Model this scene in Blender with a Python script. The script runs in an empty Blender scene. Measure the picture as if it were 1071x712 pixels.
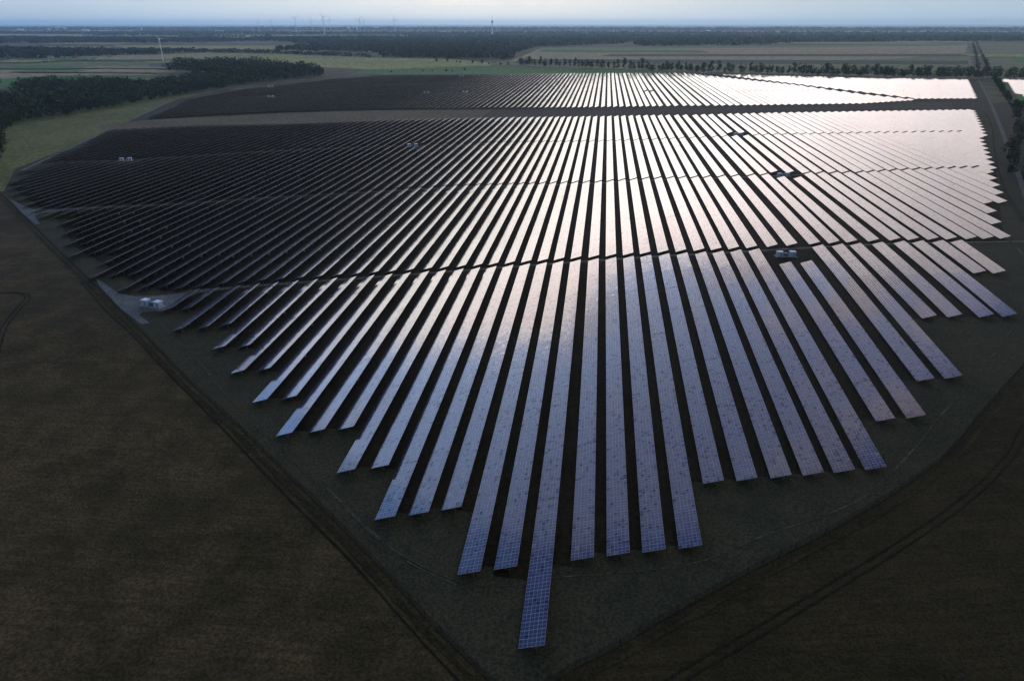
import bpy, bmesh, math, random
from mathutils import Vector, noise as mnoise
R = math.radians
random.seed(7)
scene = bpy.context.scene
col = scene.collection

# ------------------------------------------------------------------ camera
F = 714.0 / 1071.0
PITCH = math.atan(331 / 714.0)
YAW = math.atan(100.5 / 714.0 * math.cos(PITCH))
cd = bpy.data.cameras.new('camera')
cd.sensor_width = 36.0
cd.lens = 36.0 * F
cd.clip_start = 1.0
cd.clip_end = 120000.0
cam = bpy.data.objects.new('camera', cd)
cam.location = (0, 0, 100)
cam.rotation_euler = (math.pi / 2 - PITCH, 0, YAW)
col.objects.link(cam)
scene.camera = cam


# ------------------------------------------------------------------ node maths helper
class Ex:
    """socket wrapper so that node maths can be written as expressions"""
    nt = None

    def __init__(self, s):
        self.s = s

    @staticmethod
    def op(o, *a, clamp=False):
        n = Ex.nt.nodes.new('ShaderNodeMath')
        n.operation = o
        n.use_clamp = clamp
        for i, v in enumerate(a):
            if isinstance(v, Ex):
                Ex.nt.links.new(v.s, n.inputs[i])
            else:
                n.inputs[i].default_value = float(v)
        return Ex(n.outputs[0])

    def __add__(self, b): return Ex.op('ADD', self, b)
    __radd__ = __add__
    def __sub__(self, b): return Ex.op('SUBTRACT', self, b)
    def __rsub__(self, b): return Ex.op('SUBTRACT', b, self)
    def __mul__(self, b): return Ex.op('MULTIPLY', self, b)
    __rmul__ = __mul__
    def __truediv__(self, b): return Ex.op('DIVIDE', self, b)


def smooth(a, b, x):
    n = Ex.nt.nodes.new('ShaderNodeMapRange')
    n.interpolation_type = 'SMOOTHSTEP'
    rev = a > b
    lo, hi = (b, a) if rev else (a, b)
    n.inputs['From Min'].default_value = lo
    n.inputs['From Max'].default_value = hi
    n.inputs['To Min'].default_value = 1.0 if rev else 0.0
    n.inputs['To Max'].default_value = 0.0 if rev else 1.0
    Ex.nt.links.new(x.s, n.inputs['Value'])
    return Ex(n.outputs['Result'])


def lin(a, b, x, c=0.0, d=1.0):
    n = Ex.nt.nodes.new('ShaderNodeMapRange')
    n.inputs['From Min'].default_value = a
    n.inputs['From Max'].default_value = b
    n.inputs['To Min'].default_value = c
    n.inputs['To Max'].default_value = d
    Ex.nt.links.new(x.s, n.inputs['Value'])
    return Ex(n.outputs['Result'])


def mix(f, a, b):
    n = Ex.nt.nodes.new('ShaderNodeMix')
    n.data_type = 'RGBA'
    n.clamp_factor = True
    for sock, v in ((n.inputs[0], f), (n.inputs[6], a), (n.inputs[7], b)):
        if isinstance(v, Ex):
            Ex.nt.links.new(v.s, sock)
        elif isinstance(v, (int, float)):
            sock.default_value = v
        else:
            sock.default_value = (v[0], v[1], v[2], 1)
    return Ex(n.outputs[2])


def combine(x, y, z):
    n = Ex.nt.nodes.new('ShaderNodeCombineXYZ')
    for i, v in enumerate((x, y, z)):
        if isinstance(v, Ex):
            Ex.nt.links.new(v.s, n.inputs[i])
        else:
            n.inputs[i].default_value = v
    return Ex(n.outputs[0])


def separate(v):
    n = Ex.nt.nodes.new('ShaderNodeSeparateXYZ')
    Ex.nt.links.new(v.s, n.inputs[0])
    return Ex(n.outputs[0]), Ex(n.outputs[1]), Ex(n.outputs[2])


def noisef(vec, scale, detail=3.0, rough=0.55, dist=0.0):
    n = Ex.nt.nodes.new('ShaderNodeTexNoise')
    n.inputs['Scale'].default_value = scale
    n.inputs['Detail'].default_value = detail
    n.inputs['Roughness'].default_value = rough
    n.inputs['Distortion'].default_value = dist
    Ex.nt.links.new(vec.s, n.inputs['Vector'])
    return Ex(n.outputs[0])


def vadd(a, b):
    n = Ex.nt.nodes.new('ShaderNodeVectorMath')
    n.operation = 'ADD'
    Ex.nt.links.new(a.s, n.inputs[0])
    Ex.nt.links.new(b.s, n.inputs[1])
    return Ex(n.outputs[0])


# ------------------------------------------------------------------ world
SUN_AZ, SUN_EL = -8.0, 11.0          # degrees, azimuth clockwise from +Y
world = bpy.data.worlds.new('World')
scene.world = world
world.use_nodes = True
wt = world.node_tree
for n in list(wt.nodes):
    wt.nodes.remove(n)
Ex.nt = wt
wo = wt.nodes.new('ShaderNodeOutputWorld')
bg = wt.nodes.new('ShaderNodeBackground')
bg.inputs['Strength'].default_value = 0.1
wt.links.new(bg.outputs[0], wo.inputs['Surface'])
sky = wt.nodes.new('ShaderNodeTexSky')
sky.sky_type = 'NISHITA'
sky.sun_disc = False
sky.sun_elevation = R(SUN_EL)
sky.sun_rotation = R(SUN_AZ)
tc = wt.nodes.new('ShaderNodeTexCoord')
dx, dy, dz = separate(Ex(tc.outputs['Generated']))
el = Ex.op('ARCSINE', dz) * 57.2958
az = Ex.op('ARCTAN2', dx, dy) * 57.2958
cv = combine(az * 0.075, el * 0.16, 0.0)
n1 = noisef(cv, 1.0, 5, 0.55, 0.4)
n2 = noisef(vadd(cv, combine(9.3, 4.1, 2.0)), 3.2, 5, 0.6, 0.6)
n3 = noisef(vadd(cv, combine(3.7, 14.1, 5.0)), 1.7, 6, 0.58, 0.5)
elp = el + (n1 - 0.5) * 3.5 + (n2 - 0.5) * 3.0
e0 = lin(-40.0, -18.0, az, 4.0, 20.0) + lin(-18.0, -12.0, az, 0.0, -2.0) + lin(-8.0, 6.0, az, 0.0, 9.0) + lin(6.0, 14.0, az, 0.0, 4.0)
edge = smooth(1.2, -1.2, elp - e0)                       # 1 below the edge of the cloud deck
azm = smooth(-42.0, -26.0, az + (n2 - 0.5) * 8.0) * smooth(75.0, 35.0, az)
ramp = lin(0.0, 5.5, el, 0.8, 1.75)
ramp2 = lin(5.5, 13.0, el, 0.0, 2.3)
n4 = noisef(vadd(cv, combine(1.3, 7.7, 8.0)), 7.0, 5, 0.62, 0.8)
inten = (ramp + ramp2) * (0.95 + 0.7 * (n2 - 0.5) + 1.5 * (n4 - 0.5) * lin(-12.0, 6.0, az, 0.35, 1.0))
inten = inten * lin(-2.0, 12.0, az, 1.0, 0.66) * lin(19.0, 28.0, el, 1.0, 0.62)
deck = mix(smooth(8.0, 17.0, elp), (1.02, 0.95, 0.87), (1.10, 0.90, 0.83))
deck = mix(smooth(0.48, 0.66, n4) * smooth(-8, 8, az), deck, (0.74, 0.76, 0.86))
vm = Ex.nt.nodes.new('ShaderNodeVectorMath')
vm.operation = 'SCALE'
wt.links.new(deck.s, vm.inputs[0])
wt.links.new(inten.s, vm.inputs['Scale'])
deckc = Ex(vm.outputs[0])
# blue gap above the deck, with thin pink-grey clouds
wisps = smooth(0.49, 0.60, n3 + lin(-24.0, 0.0, az, -0.10, 0.03) + (n2 - 0.5) * 0.2)
blue = mix(smooth(14, 36, el), (0.60, 1.12, 2.2), (0.20, 0.38, 1.05))
upper = mix(wisps, blue, mix(smooth(-14, 6, az), (0.66, 0.68, 0.92), (1.40, 1.02, 0.92)))
up_f = smooth(62.0, 38.0, el) * smooth(-85.0, -45.0, az) * smooth(85.0, 45.0, az)
dull = mix(smooth(5, 40, el), (0.30, 0.40, 0.46), (0.13, 0.165, 0.19))
upper = mix(up_f, dull, upper)
lowleft = mix(smooth(9.0, 4.0, elp), upper, (0.75, 0.82, 1.15))
c1 = mix(edge * azm, lowleft, deckc)
hor = mix(smooth(35, 8, Ex.op('ABSOLUTE', az + 10.0)), (0.46, 0.60, 0.73), (0.62, 0.75, 0.85))
hs_ = 0.93 + 0.16 * n1 + 0.10 * (noisef(combine(az * 0.10, el * 1.6, 3.0), 1.0, 5, 0.6) - 0.5)
vh = Ex.nt.nodes.new('ShaderNodeVectorMath')
vh.operation = 'SCALE'
wt.links.new(hor.s, vh.inputs[0])
wt.links.new(hs_.s, vh.inputs['Scale'])
hor = Ex(vh.outputs[0])
hazeband = smooth(3.4, 0.8, el + (n2 - 0.5) * 1.0)
c2 = mix(hazeband, c1, hor)
vm2 = Ex.nt.nodes.new('ShaderNodeVectorMath')
vm2.operation = 'SCALE'
vm2.inputs['Scale'].default_value = 9.6
wt.links.new(c2.s, vm2.inputs[0])
vm3 = Ex.nt.nodes.new('ShaderNodeVectorMath')
vm3.operation = 'SCALE'
vm3.inputs['Scale'].default_value = 0.04
wt.links.new(sky.outputs[0], vm3.inputs[0])
tot = vadd(Ex(vm2.outputs[0]), Ex(vm3.outputs[0]))
wt.links.new(tot.s, bg.inputs['Color'])

sl = bpy.data.lights.new('sun', 'SUN')
sl.energy = 0.5
sl.angle = R(60)
sl.color = (1.0, 0.95, 0.9)
so = bpy.data.objects.new('sun', sl)
col.objects.link(so)
sd = Vector((math.sin(R(SUN_AZ)) * math.cos(R(SUN_EL)), math.cos(R(SUN_AZ)) * math.cos(R(SUN_EL)), math.sin(R(SUN_EL))))
so.rotation_euler = sd.to_track_quat('Z', 'Y').to_euler()
scene.view_settings.view_transform = 'Standard'
scene.view_settings.look = 'None'
scene.view_settings.exposure = 0.0
scene.view_settings.gamma = 1.0
scene.cycles.max_bounces = 5
scene.cycles.diffuse_bounces = 2
scene.cycles.glossy_bounces = 3
scene.cycles.volume_bounces = 0


# ------------------------------------------------------------------ terrain height
def terr(X, Y):
    u = (300.0 - Y) / 25.0
    sp = 25.0 * (math.log1p(math.exp(-abs(u))) + max(u, 0.0))
    return -(.023 + .014 * math.tanh(X / 60.0)) * min(sp, 300.0)


# ------------------------------------------------------------------ mesh helpers
class MB:
    def __init__(s):
        s.v, s.f, s.m, s.uv = [], [], [], []

    def face(s, pts, m=0, uv=None):
        b = len(s.v)
        s.v += [tuple(p) for p in pts]
        s.f.append(tuple(range(b, b + len(pts))))
        s.m.append(m)
        s.uv.append(uv)

    def box(s, c, d, m=0, rz=0.0):
        x, y, z = c
        a, b, h = d[0] / 2, d[1] / 2, d[2] / 2
        cs, sn = math.cos(rz), math.sin(rz)
        p = []
        for k in (-h, h):
            for (i, j) in ((-a, -b), (a, -b), (a, b), (-a, b)):
                p.append((x + i * cs - j * sn, y + i * sn + j * cs, z + k))
        for q in ((3, 2, 1, 0), (4, 5, 6, 7), (0, 1, 5, 4), (1, 2, 6, 5), (2, 3, 7, 6), (3, 0, 4, 7)):
            s.face([p[i] for i in q], m)

    def tube(s, p0, p1, r0, r1, n=6, m=0, cap=True):
        p0, p1 = Vector(p0), Vector(p1)
        d = (p1 - p0).normalized()
        a = d.orthogonal().normalized()
        b = d.cross(a)
        r = [[], []]
        for k in range(n):
            t = 2 * math.pi * k / n
            o = a * math.cos(t) + b * math.sin(t)
            r[0].append(p0 + o * r0)
            r[1].append(p1 + o * r1)
        for k in range(n):
            j = (k + 1) % n
            s.face([r[0][k], r[0][j], r[1][j], r[1][k]], m)
        if cap:
            s.face(r[1], m)
            s.face(r[0][::-1], m)

    def mesh(s, name, mats):
        me = bpy.data.meshes.new(name)
        me.from_pydata(s.v, [], s.f)
        for m in mats:
            me.materials.append(m)
        if len(mats) > 1:
            me.polygons.foreach_set('material_index', s.m)
        if any(u is not None for u in s.uv):
            l = me.uv_layers.new(name='UVMap')
            flat = []
            for f, u in zip(s.f, s.uv):
                for i in range(len(f)):
                    flat += list(u[i]) if u is not None else [0.0, 0.0]
            l.data.foreach_set('uv', flat)
        me.update()
        return me


def link(name, me, parent=None, loc=None):
    o = bpy.data.objects.new(name, me)
    col.objects.link(o)
    if parent:
        o.parent = parent
    if loc:
        o.location = loc
    return o


def tag(o, label=None, cat=None, group=None, kind=None):
    if label: o['label'] = label
    if cat: o['category'] = cat
    if group: o['group'] = group
    if kind: o['kind'] = kind
    return o


def empty(name, loc, rz=0.0):
    o = bpy.data.objects.new(name, None)
    o.location = loc
    o.rotation_euler = (0, 0, rz)
    o.empty_display_size = 1
    col.objects.link(o)
    return o


ONES = ['', 'first', 'second', 'third', 'fourth', 'fifth', 'sixth', 'seventh', 'eighth', 'ninth', 'tenth', 'eleventh',
        'twelfth', 'thirteenth', 'fourteenth', 'fifteenth', 'sixteenth', 'seventeenth', 'eighteenth', 'nineteenth']
TENS = ['', '', 'twenty', 'thirty', 'forty', 'fifty', 'sixty', 'seventy', 'eighty', 'ninety']
TENTH = ['', '', 'twentieth', 'thirtieth', 'fortieth', 'fiftieth', 'sixtieth', 'seventieth', 'eightieth', 'ninetieth']


def ordinal(n):
    if n < 20: return ONES[n]
    if n < 100:
        return TENTH[n // 10] if n % 10 == 0 else TENS[n // 10] + '-' + ONES[n % 10]
    if n == 100: return 'hundredth'
    return 'hundred and ' + ordinal(n - 100)


# ------------------------------------------------------------------ materials
def new_mat(name):
    m = bpy.data.materials.new(name)
    m.use_nodes = True
    nt = m.node_tree
    Ex.nt = nt
    p = nt.nodes['Principled BSDF']
    return m, nt, p


def plain(name, c, rough=0.7, metal=0.0, var=0.15, scale=2.0, spec=0.5):
    m, nt, p = new_mat(name)
    g = nt.nodes.new('ShaderNodeTexCoord')
    n = noisef(Ex(g.outputs['Object']), scale, 4)
    c0 = [x * (1 - var) for x in c]
    c1_ = [min(1, x * (1 + var)) for x in c]
    k = mix(smooth(0.3, 0.7, n), c0, c1_)
    nt.links.new(k.s, p.inputs['Base Color'])
    p.inputs['Roughness'].default_value = rough
    p.inputs['Metallic'].default_value = metal
    p.inputs['Specular IOR Level'].default_value = spec
    return m


def ground_mat(name, ca, cb, cc=None, big=0.01, streak=None, fine=0.6, bump=0.0, patch_s=0.03):
    """earth / grass: two tones in big patches, streaks along one direction, fine grain"""
    m, nt, p = new_mat(name)
    g = nt.nodes.new('ShaderNodeNewGeometry')
    pos = Ex(g.outputs['Position'])
    x, y, z = separate(pos)
    n_big = noisef(pos, big, 6, 0.6, 0.3)
    n_mid = noisef(pos, patch_s * 4, 5, 0.65, 0.2)
    n_fine = noisef(pos, fine, 6, 0.75)
    f = n_big * 0.5 + n_mid * 0.5
    k = mix(smooth(0.38, 0.62, f), ca, cb)
    if streak:
        ang, sc, st = streak
        ca_, sa_ = math.cos(R(ang)), math.sin(R(ang))
        u = x * ca_ + y * sa_
        v = y * ca_ - x * sa_
        vec = combine(u * (sc * 0.05), v * sc, 0.0)
        ns = noisef(vec, 1.0, 5, 0.7, 0.15)
        k = mix(smooth(0.40, 0.66, ns) * st, k, cc if cc else [q * 0.6 for q in ca])
    elif cc:
        k = mix(smooth(0.56, 0.70, noisef(vadd(pos, combine(300., 80., 0.)), big * 2.7, 6, 0.62)) * 0.8, k, cc)
    k2 = mix(smooth(0.34, 0.66, n_fine), (0.50, 0.50, 0.50), (1.5, 1.5, 1.5))
    mm = nt.nodes.new('ShaderNodeMix')
    mm.data_type = 'RGBA'
    mm.blend_type = 'MULTIPLY'
    mm.inputs[0].default_value = 1.0
    nt.links.new(k.s, mm.inputs[6])
    nt.links.new(k2.s, mm.inputs[7])
    nt.links.new(mm.outputs[2], p.inputs['Base Color'])
    p.inputs['Roughness'].default_value = 1.0
    p.inputs['Specular IOR Level'].default_value = 0.08
    if bump:
        b = nt.nodes.new('ShaderNodeBump')
        b.inputs['Strength'].default_value = bump
        b.inputs['Distance'].default_value = 0.6
        nt.links.new((n_fine * 0.5 + noisef(pos, fine * 0.25, 4) * 0.8).s, b.inputs['Height'])
        nt.links.new(b.outputs[0], p.inputs['Normal'])
    return m


def panel_mat():
    m, nt, p = new_mat('solar_glass')
    uvn = nt.nodes.new('ShaderNodeUVMap')
    u, v, _ = separate(Ex(uvn.outputs[0]))

    def line(x, period, half, w=1.0):
        f = Ex.op('ABSOLUTE', Ex.op('FRACT', x / period + 0.5) - 0.5) * period   # distance to the nearest line
        return smooth(half * 1.15, half * 0.85, f)
    major = Ex.op('MAXIMUM', line(u, 1.683, 0.040), line(v, 1.9273, 0.060))
    minor = Ex.op('MAXIMUM', line(u, 0.8415, 0.032), line(v, 0.96364, 0.042))
    grid = Ex.op('MAXIMUM', major, minor * 0.8)
    cu, cvv = Ex.op('FLOOR', u / 0.8415), Ex.op('FLOOR', v / 0.96364)
    oi = nt.nodes.new('ShaderNodeObjectInfo')
    geo = nt.nodes.new('ShaderNodeNewGeometry')
    wn = nt.nodes.new('ShaderNodeTexWhiteNoise')
    wn.noise_dimensions = '3D'
    vec = combine(cu, cvv, Ex(oi.outputs['Random']) * 91.0)
    nt.links.new(vec.s, wn.inputs['Vector'])
    r1, r2, r3 = separate(Ex(wn.outputs['Color']))
    # each module sits a fraction of a degree off its neighbours; a few sit further off
    odd = smooth(0.86, 0.97, r3)
    amp = 0.007 + 0.03 * odd
    ox = (r1 - 0.5) * amp
    oy = (r2 - 0.5) * amp
    wav = noisef(Ex(geo.outputs['Position']), 0.45, 2)
    vn = nt.nodes.new('ShaderNodeVectorMath')
    vn.operation = 'ADD'
    nt.links.new(geo.outputs['Normal'], vn.inputs[0])
    nt.links.new(combine(ox + (wav - 0.5) * 0.006, oy, 0.0).s, vn.inputs[1])
    nn = nt.nodes.new('ShaderNodeVectorMath')
    nn.operation = 'NORMALIZE'
    nt.links.new(vn.outputs[0], nn.inputs[0])
    nt.links.new(nn.outputs[0], p.inputs['Normal'])
    dust = noisef(Ex(geo.outputs['Position']), 0.08, 5, 0.6)
    cell = mix(r2, (0.006, 0.010, 0.040), (0.012, 0.014, 0.055))
    cell = mix(smooth(0.4, 0.75, dust) * 0.25, cell, (0.045, 0.043, 0.05))
    base = mix(grid * 0.9, cell, (0.25, 0.25, 0.30))
    nt.links.new(base.s, p.inputs['Base Color'])
    rough = mix(grid, (0.055, 0.055, 0.055), (0.22, 0.22, 0.22))
    rv = Ex.op('ADD', 0.09 + 0.05 * r1 * r1, grid * 0.12)
    nt.links.new(rv.s, p.inputs['Roughness'])
    p.inputs['IOR'].default_value = 1.5
    wn2 = nt.nodes.new('ShaderNodeTexWhiteNoise')
    wn2.noise_dimensions = '3D'
    nt.links.new(vadd(vec, combine(31.0, 17.0, 5.0)).s, wn2.inputs['Vector'])
    q1, q2, q3 = separate(Ex(wn2.outputs['Color']))
    sp = 0.47 + q1 * 0.10 - 0.26 * smooth(0.88, 0.95, q2)
    nt.links.new(sp.s, p.inputs['Specular IOR Level'])
    return m


M_GLASS = panel_mat()
M_EDGE = plain('aluminium_frame', (0.30, 0.31, 0.33), 0.45, 0.3, 0.05, 1.0)
M_BACK = plain('panel_backsheet', (0.03, 0.031, 0.036), 0.8, 0, 0.1, 0.5, 0.2)
M_STEEL = plain('galvanised_steel', (0.10, 0.102, 0.105), 0.7, 0.2, 0.15, 3.0)
M_WHITE = plain('white_paint', (0.50, 0.62, 0.74), 0.55, 0, 0.06, 0.8)
M_CABIN = plain('pale_cabin_wall', (0.34, 0.46, 0.60), 0.6, 0, 0.08, 0.8)
M_DOORB = plain('blue_grey_door', (0.16, 0.26, 0.40), 0.5, 0, 0.1, 0.8)
M_TRAFO = plain('transformer_green_grey', (0.10, 0.16, 0.22), 0.5, 0.1, 0.2, 1.5)
M_CONC = plain('concrete', (0.22, 0.22, 0.22), 0.9, 0, 0.15, 0.6)
M_TURB = plain('turbine_white', (0.80, 0.82, 0.84), 0.45, 0, 0.03, 0.1)
M_TURBFAR = plain('turbine_grey', (0.45, 0.48, 0.52), 0.6, 0, 0.03, 0.1)
M_WALL = plain('house_wall', (0.45, 0.43, 0.40), 0.9, 0, 0.1, 0.3)
M_ROOFR = plain('roof_tile', (0.16, 0.08, 0.06), 0.9, 0, 0.15, 0.5)
M_ROOFG = plain('roof_grey', (0.22, 0.24, 0.26), 0.7, 0, 0.15, 0.5)
M_WIN = plain('window_glass', (0.03, 0.04, 0.05), 0.1, 0, 0.1, 0.5)
M_BARK = plain('bark', (0.05, 0.04, 0.03), 0.95, 0, 0.2, 1.0)
M_FENCE = plain('dark_green_wire', (0.012, 0.016, 0.012), 1.0, 0.0, 0.1, 1.0, 0.1)


def leaf_mat(name, a, b, c):
    m, nt, p = new_mat(name)
    g = nt.nodes.new('ShaderNodeNewGeometry')
    oi = nt.nodes.new('ShaderNodeObjectInfo')
    n = noisef(Ex(g.outputs['Position']), 0.35, 4, 0.6)
    k = mix(smooth(0.35, 0.65, n), a, b)
    k = mix(Ex(oi.outputs['Random']) * 0.5, k, c)
    big = noisef(Ex(g.outputs['Position']), 0.055, 3, 0.6)
    k = mix(smooth(0.42, 0.62, big) * 0.75, k, [q * 2.1 for q in c])
    nt.links.new(k.s, p.inputs['Base Color'])
    p.inputs['Roughness'].default_value = 0.9
    p.inputs['Specular IOR Level'].default_value = 0.15
    return m


M_LEAF = leaf_mat('foliage', (0.016, 0.028, 0.010), (0.042, 0.062, 0.020), (0.030, 0.038, 0.015))
M_LEAF2 = leaf_mat('foliage_far', (0.018, 0.028, 0.016), (0.032, 0.044, 0.022), (0.028, 0.034, 0.02))

M_FARM = ground_mat('farmland', (0.070, 0.072, 0.040), (0.095, 0.085, 0.055), (0.045, 0.060, 0.032), big=0.0012, fine=0.02, patch_s=0.001)
M_SOIL = ground_mat('brown_soil', (0.034, 0.030, 0.015), (0.086, 0.066, 0.033), (0.023, 0.021, 0.012), big=0.006, streak=(2, 0.8, 0.45), fine=1.6, bump=0.5, patch_s=0.02)
M_SOIL2 = ground_mat('dark_stubble', (0.024, 0.022, 0.011), (0.042, 0.034, 0.017), (0.014, 0.013, 0.007), big=0.02, streak=(12, 0.9, 0.5), fine=1.8, bump=0.4)
M_PARK = ground_mat('park_grass', (0.030, 0.034, 0.022), (0.045, 0.044, 0.029), (0.025, 0.028, 0.020), big=0.02, fine=1.6, bump=0.3)
M_ROW_SHADE = ground_mat('shaded_row_ground', (0.013, 0.012, 0.008), (0.022, 0.019, 0.012), (0.010, 0.010, 0.007), big=0.03, fine=0.9, bump=0.3)  # brown bare soil, with the shade between panel rows put into its colour
M_VERGE = ground_mat('rough_verge', (0.022, 0.021, 0.011), (0.036, 0.031, 0.016), None, big=0.05, fine=1.2, bump=0.5)
M_GRAV = ground_mat('gravel', (0.085, 0.098, 0.112), (0.125, 0.14, 0.155), None, big=0.05, fine=1.5)
M_TRACKL = ground_mat('worn_track', (0.075, 0.080, 0.068), (0.035, 0.038, 0.030), None, big=0.08, fine=0.8)
M_TRACKD = ground_mat('wheel_rut', (0.012, 0.011, 0.009), (0.017, 0.015, 0.011), None, big=0.08, fine=0.8)
M_STRIP = ground_mat('dry_grass', (0.085, 0.078, 0.052), (0.12, 0.10, 0.065), (0.06, 0.06, 0.04), big=0.012, fine=0.3)
M_STRIPD = ground_mat('dark_grass', (0.050, 0.048, 0.040), (0.062, 0.056, 0.046), (0.036, 0.036, 0.03), big=0.012, fine=0.3)
M_MEADOW = ground_mat('meadow', (0.076, 0.098, 0.032), (0.140, 0.152, 0.055), (0.061, 0.068, 0.032), big=0.012, fine=0.3)
M_GREEN = ground_mat('green_field', (0.051, 0.151, 0.044), (0.070, 0.179, 0.054), None, big=0.01, streak=(5, 0.05, 0.3), fine=0.1)
M_YEL = ground_mat('yellow_green_field', (0.216, 0.244, 0.079), (0.274, 0.288, 0.100), (0.158, 0.158, 0.072), big=0.004, streak=(2, 0.02, 0.5), fine=0.05)
M_TAN = ground_mat('tan_field', (0.230, 0.202, 0.123), (0.302, 0.260, 0.158), (0.172, 0.172, 0.100), big=0.004, streak=(2, 0.012, 0.5), fine=0.05)
M_STRIPE = ground_mat('dark_green_crop', (0.045, 0.065, 0.045), (0.06, 0.08, 0.05), None, big=0.004, streak=(3, 0.015, 0.5), fine=0.05)
M_OLIVE = ground_mat('olive_field', (0.123, 0.144, 0.072), (0.151, 0.165, 0.079), (0.093, 0.116, 0.060), big=0.004, streak=(3, 0.015, 0.5), fine=0.05)
M_TRACKROAD = ground_mat('pale_road', (0.085, 0.088, 0.095), (0.11, 0.112, 0.12), None, big=0.05, fine=1.5)
M_ASPH = ground_mat('asphalt', (0.055, 0.055, 0.06), (0.07, 0.07, 0.075), None, big=0.05, fine=1.5)


# ------------------------------------------------------------------ ground
def build_ground():
    xs = sorted(set([-70000, -30000, -12000, -6000, -3000, -1500, -1000, -700] + list(range(-560, -240, 20)) + list(range(-240, 461, 10)) +
                    [700, 1000, 1500, 3000, 6000, 12000, 30000, 70000]))
    ys = sorted(set([-2000, -600, -200, -100, -40, 0] + list(range(10, 421, 10)) +
                    [500, 700, 1000, 2000, 4000, 8000, 16000, 32000, 80000]))
    v = [(x, y, terr(x, y)) for y in ys for x in xs]
    nx = len(xs)
    f = [(j * nx + i, j * nx + i + 1, (j + 1) * nx + i + 1, (j + 1) * nx + i)
         for j in range(len(ys) - 1) for i in range(nx - 1)]
    me = bpy.data.meshes.new('ground')
    me.from_pydata(v, [], f)
    me.materials.append(M_FARM)
    tag(link('ground', me), kind='structure')


build_ground()


def sheet(name, poly, off, mat):
    bm = bmesh.new()
    bm.faces.new([bm.verts.new((x, y, 0)) for x, y in poly])
    bmesh.ops.triangulate(bm, faces=bm.faces[:])
    ymin, ymax = min(p[1] for p in poly), max(p[1] for p in poly)
    xmin, xmax = min(p[0] for p in poly), max(p[0] for p in poly)
    if ymin < 420:
        k = math.ceil(ymin / 10)
        while k * 10 < min(ymax, 421):
            bmesh.ops.bisect_plane(bm, geom=bm.verts[:] + bm.edges[:] + bm.faces[:], plane_co=(0, k * 10, 0), plane_no=(0, 1, 0))
            k += 1
        for xx in list(range(-560, -240, 20)) + list(range(-240, 461, 10)):
            if xmin < xx < xmax:
                bmesh.ops.bisect_plane(bm, geom=bm.verts[:] + bm.edges[:] + bm.faces[:], plane_co=(xx, 0, 0), plane_no=(1, 0, 0))
    for vv in bm.verts:
        vv.co.z = terr(vv.co.x, vv.co.y) + off
    bmesh.ops.recalc_face_normals(bm, faces=bm.faces[:])
    for ff in bm.faces:
        if ff.normal.z < 0:
            ff.normal_flip()
    me = bpy.data.meshes.new(name)
    bm.to_mesh(me)
    bm.free()
    me.materials.append(mat)
    o = link(name, me)
    tag(o, kind='structure')
    return o


def resample(pts, step):
    out = [Vector((*pts[0], 0))]
    for a, b in zip(pts, pts[1:]):
        a, b = Vector((*a, 0)), Vector((*b, 0))
        n = max(1, int((b - a).length / step))
        for k in range(1, n + 1):
            out.append(a.lerp(b, k / n))
    return out


def ribbon(name, pts, w, off, mat, jit=0.0, step=5.0, smoothing=2):
    p = resample(pts, step)
    for _ in range(smoothing):
        p = [p[0]] + [(p[i - 1] + p[i] * 2 + p[i + 1]) / 4 for i in range(1, len(p) - 1)] + [p[-1]]
    mb = MB()
    L = []
    for i, q in enumerate(p):
        d = (p[min(i + 1, len(p) - 1)] - p[max(i - 1, 0)]).normalized()
        nrm = Vector((-d.y, d.x, 0))
        ww = w * (1 + random.uniform(-jit, jit)) / 2
        c = q + nrm * random.uniform(-jit, jit) * w * 0.3
        a, b = c + nrm * ww, c - nrm * ww
        L.append(((a.x, a.y, terr(a.x, a.y) + off), (b.x, b.y, terr(b.x, b.y) + off)))
    for (a0, b0), (a1, b1) in zip(L, L[1:]):
        mb.face([b0, b1, a1, a0])
    return tag(link(name, mb.mesh(name, [mat])), kind='structure')


LF = [(-384.8, 395.4), (-336.1, 354.3), (-260.4, 289.7), (-208.3, 246.1), (-159.0, 204.0), (-122.0, 171.9), (-95.6, 150.7),
      (-73.3, 131.8), (-55.5, 117.2), (-40.4, 104.1), (-27.5, 92.5), (-18.8, 85.4), (-12.9, 80.9)]
RF = [(215, 322), (180, 272), (145.8, 225.2), (111.5, 185.1), (103.1, 174.5), (93.7, 163.7), (74.6, 146.4), (54.6, 130.2), (39.7, 119.2),
      (26.3, 108.6), (16.1, 100.2), (6.9, 92.1), (0.0, 86.9), (-7, 80.5)]
RB = [(560, 1135), (470, 960), (440, 880), (400, 790), (345, 670), (300, 570), (262, 480), (235, 405), (215, 322)]
# soil fields left and bottom right, then the fenced park
sheet('soil_field', [(-1400, 560), (-700, 500), (-500, 440)] + LF + [(-12, 20), (-60, -40), (-1400, -40)], 0.03, M_SOIL)
sheet('stubble_field', [(-12, 20), (-13, 81), (-7, 80.5)] + RF[::-1][1:] + [(235, 405), (262, 480), (340, 420), (700, 300), (700, -40), (-12, -40)], 0.03, M_SOIL2)
sheet('solar_park_ground', LF + RF[::-1] + [(235, 405), (262, 480), (345, 670), (440, 880), (560, 1135), (725, 1545), (240, 1655),
      (-470, 1520), (-575, 1375), (-640, 1000), (-560, 790), (-520, 600), (-480, 500)], 0.06, M_PARK)
sheet('meadow', [(-388, 402), (-440, 472), (-468, 560), (-492, 640), (-516, 700), (-548, 790), (-590, 900), (-622, 1000), (-632, 1060), (-720, 1060), (-720, 640), (-580, 520), (-470, 430)], 0.09, M_MEADOW)
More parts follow.
